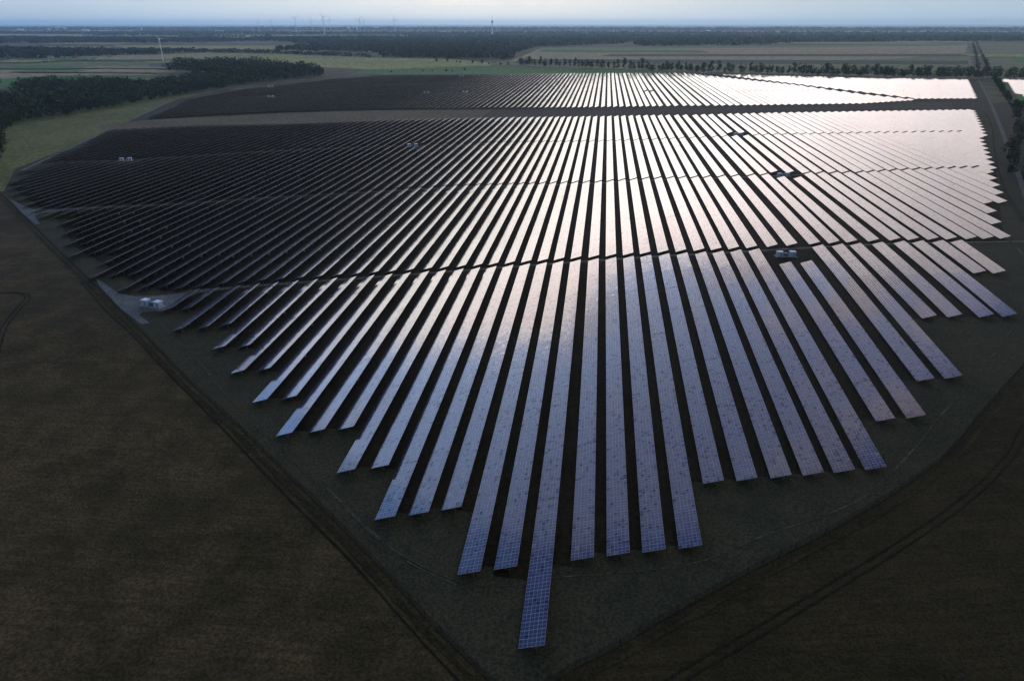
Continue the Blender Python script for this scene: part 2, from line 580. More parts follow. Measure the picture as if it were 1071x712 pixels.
sheet('dry_grass_strip', [(-512, 672), (-437, 714), (-343, 744), (-247, 784), (-142, 815), (-142, 908), (-281, 882), (-391, 842), (-483, 790),
      (-520, 750), (-540, 700)], 0.10, M_STRIP)
sheet('grass_strip', [(-142, 815), (-34, 838), (78, 870), (196, 908), (317, 940), (440, 970), (485, 1085), (436, 1080), (347, 1026), (214, 990), (86, 962),
      (-39, 930), (-142, 908)], 0.10, M_STRIPD)
ribbon('field_margin', [(p[0] - 1.2, p[1] - 1.4) for p in LF], 1.2, 0.11, M_VERGE, 0.35, 4)
ribbon('field_margin', [(p[0] + 1.6, p[1] - 1.6) for p in RF[2:]], 1.2, 0.11, M_VERGE, 0.35, 4)
sheet('gravel_pad', [(-215.4, 255.7), (-208.1, 250.7), (-193.7, 240.1), (-185.5, 237.9), (-176.1, 239.6), (-163.6, 246.6), (-153.4, 251.2), (-152.6, 249.7), (-161.6, 244.7),
      (-163.4, 232.4), (-165.6, 224.8), (-171.6, 223.1), (-172.0, 220.7), (-162.7, 213.7), (-165.1, 212.1), (-182.5, 225.1), (-207.4, 247.3)], 0.13, M_GRAV)
sheet('gravel_pad', [(-367.0, 383.3), (-353.0, 373.4), (-333.2, 361.4), (-318.0, 364.3), (-305.1, 369.8), (-284.6, 377.0), (-284.6, 375.5), (-302.7, 367.6), (-313.9, 360.2),
      (-321.7, 352.7), (-320.6, 347.5), (-303.6, 331.4), (-307.2, 331.8), (-335.0, 354.5)], 0.13, M_GRAV)
INNER = [(-167.4, 222.2), (-147.9, 203.8), (-130.9, 190.0), (-118.1, 176.8), (-110.5, 169.2), (-97.6, 157.5), (-89.8, 151.0), (-82.9, 146.7),
         (-69.3, 132.8), (-62.5, 129.5), (-56.3, 123.5), (-50.6, 118.6), (-46.1, 115.1), (-40.2, 110.3), (-32.9, 106.6), (-28.4, 104.9),
         (-21.6, 103.0), (-15.2, 103.5), (-11.1, 105.5), (-2.8, 108.9), (6.1, 111.0), (17.5, 114.1), (27.5, 118.5), (40.9, 128.2),
         (55.2, 136.1), (67.2, 144.3), (80.5, 158.6), (93.7, 174.7), (99.3, 182.6), (117.2, 204.2), (139.8, 232.9), (163.2, 264.4), (185, 300), (196, 340)]
ribbon('worn_track', INNER, 0.28, 0.13, M_TRACKL, 0.8, 2.5, 2)
ribbon('worn_track', [(x + .9, y - 1.3) for x, y in INNER[8:17]], 0.2, 0.13, M_TRACKL, 0.5, 3, 3)
DBL = [(-6, 66), (16.7, 87.9), (34.5, 101.8), (51.3, 115.0), (70.4, 130.0), (87.4, 144.2), (101.1, 157.0), (113.5, 170.4), (121.5, 181.4), (135.0, 198.4),
       (160, 240)]
ribbon('wheel_rut', DBL, 0.45, 0.10, M_TRACKD, 0.3, 3, 3)
ribbon('wheel_rut', [(x + 1.3, y - 1.3) for x, y in DBL], 0.45, 0.10, M_TRACKD, 0.3, 3, 3)
FA = [(-218.3, 250.6), (-187.1, 222.6), (-161.4, 202.1), (-133.7, 178.0), (-101.3, 150.9), (-69.7, 123.7), (-46.8, 105.0), (-28.3, 88.4), (-19.7, 81.3)]
ribbon('wheel_rut', FA, 0.5, 0.10, M_TRACKD, 0.3, 4, 2)
LOOP = [(-190, 170), (-213.3, 201.3), (-220.2, 213.7), (-226.2, 228.6), (-230.2, 234.3), (-237.2, 236.8), (-250, 231), (-262, 222)]
ribbon('wheel_rut', LOOP, 0.6, 0.10, M_TRACKD, 0.3, 3, 3)
ribbon('wheel_rut', [(x + 1.6, y + .6) for x, y in LOOP], 0.6, 0.10, M_TRACKD, 0.3, 3, 3)
for k, (x0, y0, x1, y1) in enumerate(((30, 62, 78, 74), (22, 70, 80, 79), (40, 52, 90, 66), (26, 58, 64, 84))):
    ribbon('wheel_rut', [(x0, y0), ((x0 + x1) / 2, (y0 + y1) / 2 + 2 - k), (x1, y1)], 0.35, 0.10, M_TRACKD, 0.4, 3, 2)


# ------------------------------------------------------------------ solar rows
W, TILT, TL = 5.05, 18.5, 21.2
CT = math.cos(R(TILT)) * W
NEAR1 = [(-164.3, 223.3), (-157.4, 225.0), (-149.5, 207.0), (-141.5, 209.5), (-134.8, 212.4), (-127.4, 194.5), (-119.5, 196.6), (-112.6, 178.9),
         (-105.2, 181.4), (-97.5, 162.7), (-89.8, 165.7), (-83.0, 146.9), (-75.0, 149.7), (-67.7, 152.1), (-61.0, 133.6), (-53.3, 136.5),
         (-46.4, 118.2), (-39.3, 120.8), (-32.3, 123.7), (-24.7, 104.8), (-17.5, 107.4), (-10.2, 89.0), (-1.8, 112.7), (5.8, 115.3),
         (13.5, 117.7), (21.5, 120.2), (29.6, 144.1), (38.1, 146.5), (46.9, 149.0), (55.3, 151.3), (63.5, 153.6), (71.9, 156.0), (82.4, 179.9),
         (91.8, 182.7), (103.1, 205.4), (112.5, 208.2), (123.7, 255.3), (133.7, 257.6), (145.5, 259.0), (154.4, 260.6), (165.5, 308.6), (174.0, 309.6)]
COLX = [-143.0, -136.0, -128.4, -120.9, -113.4, -105.9, -98.7, -91.5, -84.1, -76.6, -69.7, -62.3, -55.3, -48.4, -41.2, -33.9, -26.5, -19.2,
        -11.5, -3.3, 4.7, 12.8, 20.9, 29.5, 38.1, 46.9, 55.3, 63.9, 72.9, 83.3, 93.3, 105.0, 115.0, 124.3, 135.7, 147.0, 156.5, 166.6, 176.0, 186.2,
        195.0, 203.8]          # columns number 3 to 44
LEFTX = [-143.0 - 7.4 * k for k in range(1, 64)][::-1]
RIGHTX = [203.8 + 9.5 * k for k in range(1, 28)]
ALLX = LEFTX + COLX + RIGHTX


def pl(pts, x):
    if x <= pts[0][0]:
        a, b = pts[0], pts[1]
    elif x >= pts[-1][0]:
        a, b = pts[-2], pts[-1]
    else:
        for a, b in zip(pts, pts[1:]):
            if a[0] <= x <= b[0]:
                break
    t = (x - a[0]) / (b[0] - a[0])
    return a[1] + t * (b[1] - a[1])


A1 = [(-178, 243.5), (-143, 257.9), (-98.7, 273.6), (-55.3, 289.3), (-11.5, 305.9), (29.4, 320.5), (63.8, 330.4), (105.5, 343.8), (148, 355.9), (204, 366)]
A2 = [(-324, 362), (-284, 376), (-248, 388), (-215, 406), (-153, 431), (-96, 454), (-4, 477.5), (31, 494), (73, 504), (104, 514), (135, 525), (187, 536),
      (226, 552), (284, 569), (302, 573)]
A3 = [(-440, 496), (-381, 516), (-338, 541), (-295, 570), (-197, 612), (-96, 640), (-4, 659), (38, 673), (83, 691), (160, 722), (262, 747), (357, 769), (376, 772)]
A4 = [(-513, 663), (-438, 712), (-343, 740), (-248, 781), (-143, 810), (-4, 842), (47, 858), (105, 870), (158, 889), (196, 902), (317, 935), (442, 966)]
A5 = [(-523, 757), (-391, 849), (-281, 889), (-161, 915), (-39, 936), (86, 969), (214, 997), (347, 1033), (436, 1089)]
A6 = [(-429, 1068), (-231, 1134), (12, 1175), (255, 1222)]
A7 = [(-429, 1270), (-151, 1310), (13, 1345), (255, 1410)]
TOPA = [(-605, 997), (-598, 1144), (-568, 1247), (-543, 1366), (-468, 1498), (-151, 1584), (14, 1621), (170, 1641), (242, 1505), (332, 1341), (391, 1169), (436, 1098)]
LB2 = [(-332, 352), (-302, 338), (-287, 321), (-268, 307), (-253, 289), (-232, 277), (-220, 262), (-198, 249), (-178, 243)]
LB3 = [(-440, 480), (-427, 463), (-398, 413), (-366, 386), (-332, 355), (-320, 362)]
LB4 = [(-515, 700), (-494, 645), (-472, 588), (-447, 516), (-440, 492)]
RB2 = [(203.8, 366), (207, 364), (227, 412), (235, 436), (252, 462), (258, 482), (265, 503), (282, 532), (300, 575)]
RB3 = [(282, 530), (292, 565), (315, 615), (338, 665), (358, 710), (376, 765)]
RB4 = [(358, 709), (382, 764), (395, 808), (420, 862), (446, 920), (460, 950)]
LBA = [(-606, 1150), (-605, 990), (-590, 945), (-560, 880), (-523, 757)]

STATIONS = [  # x, y, label
    (-171.5, 229, 'pale twin-cabin transformer station on grey gravel pad beside left boundary fence'),
    (89.5, 325, 'pale blue twin-cabin transformer station in clearing on first cross track at right'),
    (131, 517, 'grey twin-cabin transformer station in dark clearing on second cross track at right'),
    (133, 718, 'small twin-cabin transformer station in clearing among white glare of farther right rows'),
    (-378, 514, 'bright twin-cabin transformer station among dark rows near left edge of panels'),
    (-168, 612, 'grey twin-cabin transformer station amid narrow rows left of centre on third cross track'),
    (-495, 1026, 'white twin-cabin transformer station in far block beneath the dark wood at left'),
    (-572, 1190, 'distant white twin-cabin transformer station right at foot of the dark wood'),
    (-280, 1122, 'distant pale twin-cabin transformer station at left of far block centre'),
    (-222, 1146, 'distant grey twin-cabin transformer station just right of another in far block'),
    (72, 1188, 'distant dark twin-cabin transformer station amid bright far block rows'),
    (-298, 1500, 'pale twin-cabin transformer station at far rim of far block beside green field'),
    (214, 1650, 'pale twin-cabin transformer station at far right rim below row of trees'),
]


def trim(x, y0, y1):
    """cut a row where it would run through a transformer clearing"""
    segs = [(y0, y1)]
    for sx, sy, _ in STATIONS:
        hw = 9.5
        if abs(x + 2.3 - sx) < hw:
            n = []
            for a, b in segs:
                if b < sy - 10 or a > sy + 10:
                    n.append((a, b))
                else:
                    if sy - 11 - a > 15: n.append((a, sy - 10))
                    if b - sy - 11 > 15: n.append((sy + 10, b))
            segs = n
    return segs


def tables(x0, y0, x1, y1):
    n = max(1, round((y1 - y0) / TL))
    L = (y1 - y0) / n
    out = []
    for j in range(n):
        a = y0 + j * L + (0.012 if j else 0)
        b = y0 + (j + 1) * L - (0.012 if j < n - 1 else 0)
        t = lambda y: (y - y0) / max(1e-6, (y1 - y0))
        out.append((x0 + (x1 - x0) * t(a), a, x0 + (x1 - x0) * t(b), b))
    return out


rnd = random.Random(3)


def add_table(mb, xa, ya, xb, yb, ox, oy, oz, dt=0.0, dr=0.0, vlen=None):
    """one tilted table of modules: glass on top (slot 0), frame and backsheet (slot 1)"""
    t = R(TILT + dt)
    c, s_ = math.cos(t) * W, math.sin(t) * W
    zl = 0.8 + (CT - c) * 0
    za, zb = terr(xa, ya) + zl - oz, terr(xb, yb) + zl + dr - oz
    A = Vector((xa - ox, ya - oy, za)); B = Vector((xa - ox + c, ya - oy, za + s_))
    Cc = Vector((xb - ox + c, yb - oy, zb + s_)); D = Vector((xb - ox, yb - oy, zb))
    nrm = (B - A).cross(D - A).normalized() * 0.045
    L = TL if vlen is None else vlen
    L = 22 * 0.96364 * max(1, round((yb - ya) / 21.2)) if (yb - ya) > 17 else 0.96364 * round((yb - ya) / 0.96364)
    v0 = round(ya / 0.96364) % 1000 * 0.96364
    v0 = round(v0 / 1.9273) * 1.9273
    mb.face([A, B, Cc, D], 0, [(0, v0), (5.049, v0), (5.049, v0 + L), (0, v0 + L)])
    a, b, cc, d = A - nrm, B - nrm, Cc - nrm, D - nrm
    mb.face([d, cc, b, a], 1)
    mb.face([a, b, B, A], 2)
    mb.face([b, cc, Cc, B], 2)
    mb.face([cc, d, D, Cc], 2)
    mb.face([d, a, A, D], 2)


def beam(mb, p0, p1, w, h):
    p0, p1 = Vector(p0), Vector(p1)
    d = (p1 - p0).normalized()
    s = d.cross(Vector((0, 0, 1))).normalized() * w / 2
    u = s.cross(d).normalized() * h / 2
    q = [[p + s * i + u * j for i, j in ((-1, -1), (1, -1), (1, 1), (-1, 1))] for p in (p0, p1)]
    for k in range(4):
        j = (k + 1) % 4
        mb.face([q[0][k], q[0][j], q[1][j], q[1][k]])
    mb.face(q[0][::-1]); mb.face(q[1])


PX = 3.3                                           # post stands this far in from the low edge
PH = 0.8 + PX * math.tan(R(TILT)) - 0.16
pm = MB()
pm.box((0, 0, PH / 2), (0.12, 0.09, PH))
beam(pm, (0, 0, PH * 0.42), (-1.5, 0, 0.8 + (PX - 1.5) * math.tan(R(TILT)) - 0.14), 0.06, 0.06)
beam(pm, (-2.2, 0, 0.8 + (PX - 2.2) * math.tan(R(TILT)) - 0.14), (1.15, 0, 0.8 + (PX + 1.15) * math.tan(R(TILT)) - 0.14), 0.06, 0.09)
POST = pm.mesh('support_post', [M_STEEL])
im = MB()
im.box((0, 0, 0), (0.3, 0.8, 0.9))
im.box((0.17, 0, 0.1), (0.05, 0.6, 0.5))
INV = im.mesh('inverter_box', [plain('inverter_grey', (0.15, 0.155, 0.165), 0.5, 0, 0.1, 1.0)])


def make_row(x0, y0, x1, y1, label, group, detail, inv_at=None):
    oz = terr(x0, y0)
    root = empty('solar_panel_row', (x0, y0, oz))
    tag(root, label, 'solar panel row', group)
    tb = tables(x0, y0, x1, y1)
    big = MB() if detail < 2 else None
    fr = MB()
    for k, (xa, ya, xb, yb) in enumerate(tb):
        dt, dr = rnd.gauss(0, 0.28), rnd.gauss(0, 0.02)
        if detail == 2:
            mb = MB()
            add_table(mb, xa, ya, xb, yb, x0, y0, oz, dt, dr)
            link('panel_table', mb.mesh('panel_table', [M_GLASS, M_BACK, M_EDGE]), root)
        else:
            add_table(big, xa, ya, xb, yb, x0, y0, oz, dt, dr)
        npost = max(2, round((yb - ya) / 4.2))
        for q in range(npost):
            t = (q + 0.12) / (npost - 0.76) if npost > 1 else 0.5
            t = min(t, 0.97)
            y = ya + (yb - ya) * t
            x = xa + (xb - xa) * t + PX
            gz = terr(x, y) - oz
            if detail == 2:
                link('support_post', POST, root, (x - x0, y - y0, gz))
            elif detail == 1:
                fr.box((x - x0, y - y0, gz + PH / 2), (0.12, 0.09, PH))
        if detail >= 1:
            for px_ in (0.7, 2.0, 3.5, 4.4):
                h = 0.8 + px_ * math.tan(R(TILT)) - 0.09
                beam(fr, (xa + px_ - x0, ya - y0 + .05, terr(xa, ya) - oz + h), (xb + px_ - x0, yb - y0 - .05, terr(xb, yb) - oz + h), 0.06, 0.07)
    if big:
        link('panel_surface', big.mesh('panel_surface', [M_GLASS, M_BACK, M_EDGE]), root)
    if fr.f:
        link('support_rail' if detail == 2 else 'support_frame', fr.mesh('support_frame', [M_STEEL]), root)
    if inv_at is not None:
        x = x0 + (x1 - x0) * (inv_at - y0) / (y1 - y0) + PX + 0.9
        link('inverter_box', INV, root, (x - x0, inv_at - y0, terr(x, inv_at) - oz + 1.35))
    return root


def quant(ytop, ybot, add=0.35):
    """rows are whole tables counted down from the cross track"""
    n = int((ytop - ybot) / TL + add)
    return ytop - n * TL if n >= 1 else None


rg = MB()  # front-block soil strips, coloured darker for the panels' shade
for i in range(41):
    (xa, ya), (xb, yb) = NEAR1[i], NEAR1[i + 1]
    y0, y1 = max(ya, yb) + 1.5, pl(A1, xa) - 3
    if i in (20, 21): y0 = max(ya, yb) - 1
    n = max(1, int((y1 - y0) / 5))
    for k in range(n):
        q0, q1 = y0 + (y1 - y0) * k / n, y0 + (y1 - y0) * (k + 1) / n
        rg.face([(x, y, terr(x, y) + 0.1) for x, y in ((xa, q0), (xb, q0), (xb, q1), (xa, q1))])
tag(link('shaded_row_ground', rg.mesh('shaded_row_ground', [M_ROW_SHADE])), kind='structure')
sheet('shaded_row_ground', [(-176, pl(A1, -176)), (-100, pl(A1, -100) - .5), (0, pl(A1, 0) - .5), (100, pl(A1, 100) - .5), (206, pl(A1, 206) - .5), (300, 572), (160, pl(A2, 160) - 3),
      (0, pl(A2, 0) - 3), (-150, pl(A2, -150) - 3), (-300, pl(A2, -300) - 4), (-305, 345), (-255, 295), (-200, 256)], 0.09, M_ROW_SHADE)
sheet('shaded_row_ground', [(-330, 364), (-150, pl(A2, -150)), (0, pl(A2, 0)), (160, pl(A2, 160)), (290, 575), (370, 766), (160, pl(A3, 160) - 3), (0, pl(A3, 0) - 3), (-200, pl(A3, -200) - 3),
      (-425, pl(A3, -425) - 3), (-400, 420)], 0.09, M_ROW_SHADE)
sheet('shaded_row_ground', [(-435, 500), (-200, pl(A3, -200)), (0, pl(A3, 0)), (160, pl(A3, 160)), (365, 770), (450, 960), (160, pl(A4, 160) + 1), (0, pl(A4, 0) + 1), (-250, pl(A4, -250) + 1),
      (-485, pl(A4, -485))], 0.12, M_ROW_SHADE)
count = 0
# front block
G1 = 'solar panel rows of the front block'
near_i = []
for i, (x, y) in enumerate(NEAR1):
    xf = COLX[i - 3] if i >= 3 else x - 0.4
    yf = pl(A1, xf) - 4.8
    if i in (32, 33):
        yf -= 21.5
    if i == 21:
        lab = 'long solar panel row jutting out alone, nearest the bottom edge of the photo'
    elif i < 21:
        lab = 'front-block solar panel row, ' + ordinal(21 - i) + ' to the left of the long row jutting out'
    else:
        lab = 'front-block solar panel row, ' + ordinal(i - 21) + ' to the right of the long row jutting out'
    make_row(x, y, xf, yf, lab, G1, 2, inv_at=(y + 30 + 3 * (i % 3)) if i in (4, 6, 8, 9, 12) else None)
    count += 1


def block(name, xs, low, high, gap, detail, side, start=1, inv=False):
    """rows between two cross tracks, labelled by their order from the left end"""
    global count
    k = 0
    todo = []
    for x in xs:
        lo, hi = low(x), high(x)
        if lo is None or hi is None or hi - lo < 18: continue
        for a, b in trim(x, lo, hi):
            todo.append((x, a, b))
    tot = len(todo)
    for k, (x, a, b) in enumerate(todo):
        lab = '%s solar panel row, %s from the %s end of its block' % (name, ordinal(k + 1 if k < tot / 2 else tot - k), 'left' if k < tot / 2 else 'right')
        ia = None
        if inv and x < 0: ia = min(b - 6, a + 42)
        make_row(x, a, x, b, lab, 'solar panel rows of the %s block' % name.split('-')[0], detail, ia)
        count += 1
    return todo


def low2(x):
    top = pl(A2, x) - 3.6
    if x < -178: return quant(top, pl(LB2, x)) if x > -330 else None
    if x > 204: return quant(top, pl(RB2, x), .0)
    return pl(A1, x)


def low3(x):
    top = pl(A3, x) - 3.6
    if x < -322: return quant(top, pl(LB3, x)) if x > -428 else None
    if x > 282: return quant(top, pl(RB3, x), .1)
    return pl(A2, x)


def low4(x):
    top = pl(A4, x)
    if x < -440: return quant(top, pl(LB4, x)) if x > -500 else None
    if x > 358: return quant(top, pl(RB4, x), .1)
    return pl(A3, x)


block('second-block', [x for x in ALLX if -330 < x < 296], low2, lambda x: pl(A2, x) - 3.6, 0, 1, 0, inv=True)
block('third-block', [x for x in ALLX if -442 < x < 372], low3, lambda x: pl(A3, x) - 3.6, 0, 1, 0)
left_over = 300 - count
x4 = [x for x in ALLX if -500 < x < 455]
ind4 = x4[::-1][:max(0, left_over - 3)][::-1]
block('fourth-block', ind4, low4, lambda x: pl(A4, x), 0, 1, 0)
rest = MB()


def bulk(xs, low, high):
    for x in xs:
        lo, hi = low(x), high(x)
        if lo is None or hi is None or hi - lo < 18: continue
        for a, b in trim(x, lo, hi):
            for (xa, ya, xb, yb) in tables(x, a, x, b):
                add_table(rest, xa, ya, xb, yb, 0, 0, 0, rnd.gauss(0, 0.3), rnd.gauss(0, 0.05))
                for t in (0.1, 0.5, 0.9):
                    y = ya + (yb - ya) * t
                    rest.box((xa + PX, y, PH / 2), (0.12, 0.1, PH), 1)


bulk([x for x in x4 if x not in ind4], low4, lambda x: pl(A4, x))
FAR_TRACK = [(-589, 940), (-552, 985), (-521, 1040), (-462, 1120), (-394, 1262), (-274, 1360)]


def lowA(x):
    if x < -523: return pl(LBA, x) if x > -606 else None
    return pl(A5, x)


def highA(x):
    return pl(TOPA, x)


xa_ = [x for x in ALLX if -600 < x < 432]
for lo, hi in ((lowA, lambda x: min(pl(A6, x) - 3, highA(x))), (lambda x: max(pl(A6, x), lowA(x) or 0), lambda x: min(pl(A7, x) - 3, highA(x))),
               (lambda x: max(pl(A7, x), lowA(x) or 0), highA)):
    def cut(x, lo=lo, hi=hi):
        a, b = lo(x), hi(x)
        if a is None: return []
        if -589 < x < -274:
            t = pl(FAR_TRACK, x)
            if a < t < b:
                return [(a, t - 7), (t + 7, b)]
        return [(a, b)]
    for x in xa_:
        for a, b in cut(x):
            bulk([x], lambda _x: a, lambda _x: b)
xr = [440 + 9.5 * k for k in range(-21, 27)]
bulk(xr, lambda x: max(pl([(229, 1625), (449, 1112), (535, 1128), (699, 1525)], x) , 0) if x < 690 else None,
     lambda x: pl([(229, 1617), (332, 1586), (508, 1539), (699, 1525)], x))
bulk([622 + 9.5 * k for k in range(0, 30)], lambda x: 1148 + (x - 622) * .35,
     lambda x: 1148 + (int((pl([(600, 1123), (647, 1250), (695, 1367), (753, 1507)], x) - 1148) / 21.2)) * 21.2 if x < 765 else 1540)
tag(link('solar_panel_rows', rest.mesh('solar_panel_rows', [M_GLASS, M_BACK, M_EDGE])), 'distant solar panel rows filling the far blocks up to the trees', 'solar panels', kind='stuff')

# cross tracks
M_CROSS = ground_mat('cross_track_grit', (0.10, 0.10, 0.095), (0.13, 0.128, 0.12), None, big=0.08, fine=0.8)
for A, w, m, x0, x1 in ((A1, 2.0, M_CROSS, -166, 225), (A2, 2.2, M_CROSS, -318, 300), (A3, 2.0, M_CROSS, -438, 392)):
    xs_ = [x0 + (x1 - x0) * k / 24 for k in range(25)]
    ribbon('cross_track', [(x, pl(A, x) - (2.8 if A is A1 else 1.8)) for x in xs_], w, 0.12, m, 0.15, 8, 1)
ribbon('gravel_track', [(-430, 466), (-450, 520), (-480, 600), (-512, 680)], 3.0, 0.14, M_CROSS, 0.1, 12)
ribbon('gravel_track', [(-545, 770), (-575, 860), (-617, 960), (-625, 1060)], 4.0, 0.14, M_CROSS, 0.1, 12)
ribbon('gravel_track', FAR_TRACK, 7.0, 0.14, M_STRIPD, 0.1, 15)
ribbon('gravel_track', [(-625, 1060), (-618, 1250), (-580, 1385), (-490, 1525)], 4.0, 0.14, M_STRIPD, 0.1, 15)
ribbon('worn_track', [(p[0] - 16, p[1] + 4) for p in RB[1:]], 1.4, 0.13, M_TRACKL, 0.3, 8)


# ------------------------------------------------------------------ transformer stations
def make_station():
    root = empty('transformer_station', (0, 0, 0))
    p = MB(); p.box((0, 0, 0.08), (11.5, 4.4, 0.24)); link('concrete_pad', p.mesh('concrete_pad', [M_CONC]), root)
    for sx in (-3.5, 3.5):
        c = MB()
        c.box((sx, 0, 1.5), (3.0, 2.6, 2.6))
        for k in range(6):
            c.box((sx - 1.25 + k * 0.5, -1.31, 1.5), (0.05, 0.03, 2.4))
        cb = link('cabin', c.mesh('cabin', [M_CABIN]), root)
        r = MB()
        r.box((sx, 0, 2.88), (3.3, 2.9, 0.16))
        r.box((sx, 0, 2.99), (2.9, 2.5, 0.07))
        link('roof', r.mesh('roof', [M_WHITE]), cb)
        for dx_ in (-0.62, 0.62):
            d = MB(); d.box((sx + dx_, -1.345, 1.3), (1.0, 0.05, 2.0))
            d.box((sx + dx_ + 0.35, -1.385, 1.3), (0.06, 0.04, 0.2))
            link('door', d.mesh('door', [M_DOORB if dx_ > 0 else M_CABIN]), cb)
        v = MB()
        for k in range(5):
            v.box((sx, 1.32, 0.9 + k * 0.3), (1.6, 0.05, 0.12))
        link('vent', v.mesh('vent', [M_DOORB]), cb)
    t = MB()
    t.box((0, 0, 1.15), (1.7, 1.5, 1.7))
    for k in range(9):
        t.box((-0.8 + k * 0.2, -0.95, 1.1), (0.04, 0.4, 1.3))
        t.box((-0.8 + k * 0.2, 0.95, 1.1), (0.04, 0.4, 1.3))
    for k in (-0.5, 0, 0.5):
        t.tube((k, 0, 2.0), (k, 0, 2.5), 0.1, 0.05)
    link('transformer', t.mesh('transformer', [M_TRAFO]), root)
    for s in (-1, 1):
        w = MB()
        w.tube((s * 1.9, 0, 1.9), (s * 0.9, 0, 1.9), 0.15, 0.15)
        link('cable_duct', w.mesh('cable_duct', [M_STEEL]), root)
    return root


def kids(o):
    return [c for c in bpy.data.objects if c.parent == o]


def copy_tree(o, parent=None, table=None):
    c = o.copy()
    col.objects.link(c)
    c.parent = parent
    for ch in table.get(o.name, []):
        copy_tree(ch, c, table)
    return c


st0 = make_station()
tab = {}
for o in bpy.data.objects:
    if o.parent:
        tab.setdefault(o.parent.name, []).append(o)
for i, (x, y, lab) in enumerate(STATIONS):
    o = st0 if i == 0 else copy_tree(st0, None, tab)
    o.location = (x, y, terr(x, y) + 0.12)
    o.scale = (.88, .88, .84)
    o.rotation_euler.z = R(19 if i else -12)
    if i == 1: o.rotation_euler.z = R(8)
    tag(o, lab, 'transformer station', 'transformer stations among the panels')

# ------------------------------------------------------------------ fences
def fence(path, label, step):
    pts = resample(path, step)
    # even spacing
    tot = [0]
    for a, b in zip(pts, pts[1:]):
        tot.append(tot[-1] + (b - a).length)
    n = int(tot[-1] / step)
    ev = []
    for k in range(n + 1):
        d = tot[-1] * k / n
        for i in range(len(pts) - 1):
            if tot[i] <= d <= tot[i + 1] + 1e-6:
                t = (d - tot[i]) / max(1e-6, tot[i + 1] - tot[i])
                ev.append(pts[i].lerp(pts[i + 1], t))
                break
    o0 = ev[0]
    z0 = terr(o0.x, o0.y)
    root = empty('wire_fence', (o0.x, o0.y, z0))
    tag(root, label, 'fence', 'wire fences round the solar park')
    pmx = MB(); pmx.tube((0, 0, 0), (0, 0, 2.1), 0.05, 0.05, 5)
    pme = pmx.mesh('fence_post', [M_FENCE])
    for p in ev[:100]:
        link('fence_post', pme, root, (p.x - o0.x, p.y - o0.y, terr(p.x, p.y) - z0))
    w = MB()
    for a, b in zip(ev, ev[1:]):
        for h in [0.1 + 0.2 * k for k in range(10)]:
            beam(w, (a.x - o0.x, a.y - o0.y, terr(a.x, a.y) - z0 + h), (b.x - o0.x, b.y - o0.y, terr(b.x, b.y) - z0 + h), 0.025, 0.04)
    link('wire_mesh', w.mesh('wire_mesh', [M_FENCE]), root)


fence(LF, 'dark wire fence along the left boundary between brown field and panels', 5.1)
fence(RF, 'dark wire fence along the lower right boundary beyond the front panel rows', 5.0)
fence(RB[1:], 'dark wire fence along the far right boundary beside the road', 7.0)

# ------------------------------------------------------------------ trees
def crown_mesh(name, w, h, base, n, leaf, mat, seed, lobes=9, cone=0.0):
    r = random.Random(seed)
    mb = MB()
    L = []
    for _ in range(lobes):
        t = r.uniform(0.15, 0.95)
        rad = w / 2 * (0.62 if cone == 0 else 0.62 * (1.15 - t)) * math.sqrt(max(0.05, 1 - (2 * t - 0.9) ** 2 * 0.7))
        a = r.uniform(0, 6.283)
        L.append((Vector((math.cos(a) * rad, math.sin(a) * rad, base + t * (h - base))), r.uniform(0.20, 0.36) * w))
    L.append((Vector((0, 0, base + (h - base) * 0.5)), w * 0.36))
    for _ in range(n):
        c, q = L[r.randrange(len(L))]
        d = Vector((r.gauss(0, 1), r.gauss(0, 1), r.gauss(0, 1))).normalized()
        p = c + d * q * (r.uniform(0.55, 1.08)) * Vector((1, 1, 0.85)).length / 1.65
        p.z = max(p.z, base * 0.8)
        nn = (d + Vector((r.gauss(0, .5), r.gauss(0, .5), r.gauss(0, .5) + 0.3))).normalized()
        a = nn.orthogonal().normalized()
        b = nn.cross(a)
        s = leaf * r.uniform(0.5, 1.3)
        an = r.uniform(0, 6.28)
        a, b = a * math.cos(an) + b * math.sin(an), b * math.cos(an) - a * math.sin(an)
        mb.face([p + a * s, p + b * s * .8, p - a * s * .9, p - b * s * .7])
    return mb.mesh(name, [mat])


def trunk_mesh(h, r0, seed, ch):
    r = random.Random(seed)
    mb = MB()
    mb.tube((0, 0, -0.3), (0, 0, h), r0, r0 * 0.55, 6)
    mb.tube((0, 0, h), (r.uniform(-.4, .4), r.uniform(-.4, .4), h + ch * 0.5), r0 * 0.55, r0 * 0.15, 5)
    for k in range(4):
        a = r.uniform(0, 6.28)
        q = ch * 0.35
        mb.tube((0, 0, h * 0.9 + k * 0.3), (math.cos(a) * q, math.sin(a) * q, h + q * r.uniform(.6, 1.2)), r0 * 0.35, r0 * 0.08, 4)
    return mb.mesh('trunk', [M_BARK])


NV = 6
BROAD = [(crown_mesh('crown', 13, 17, 2.5, 420, 0.95, M_LEAF, 10 + k, 10), trunk_mesh(4.5, .35, k, 12)) for k in range(NV)]
TALL = [(crown_mesh('crown', 9, 22, 3.0, 420, 0.9, M_LEAF, 40 + k, 12), trunk_mesh(6, .35, k, 15)) for k in range(NV)]
BUSH = [(crown_mesh('crown', 6, 5, 0.4, 200, 0.6, M_LEAF, 70 + k, 7), trunk_mesh(1.0, .15, k, 3)) for k in range(NV)]


def tree(kind, x, y, s, label, group, name='broadleaf_tree', cat='tree'):
    cr, tr = kind[rnd.randrange(NV)]
    root = empty(name, (x, y, terr(x, y)), rnd.uniform(0, 6.28))
    root.scale = (s * rnd.uniform(.9, 1.1), s * rnd.uniform(.9, 1.1), s)
    tag(root, label, cat, group)
    link('crown', cr, root)
    link('trunk', tr, root)
    return root


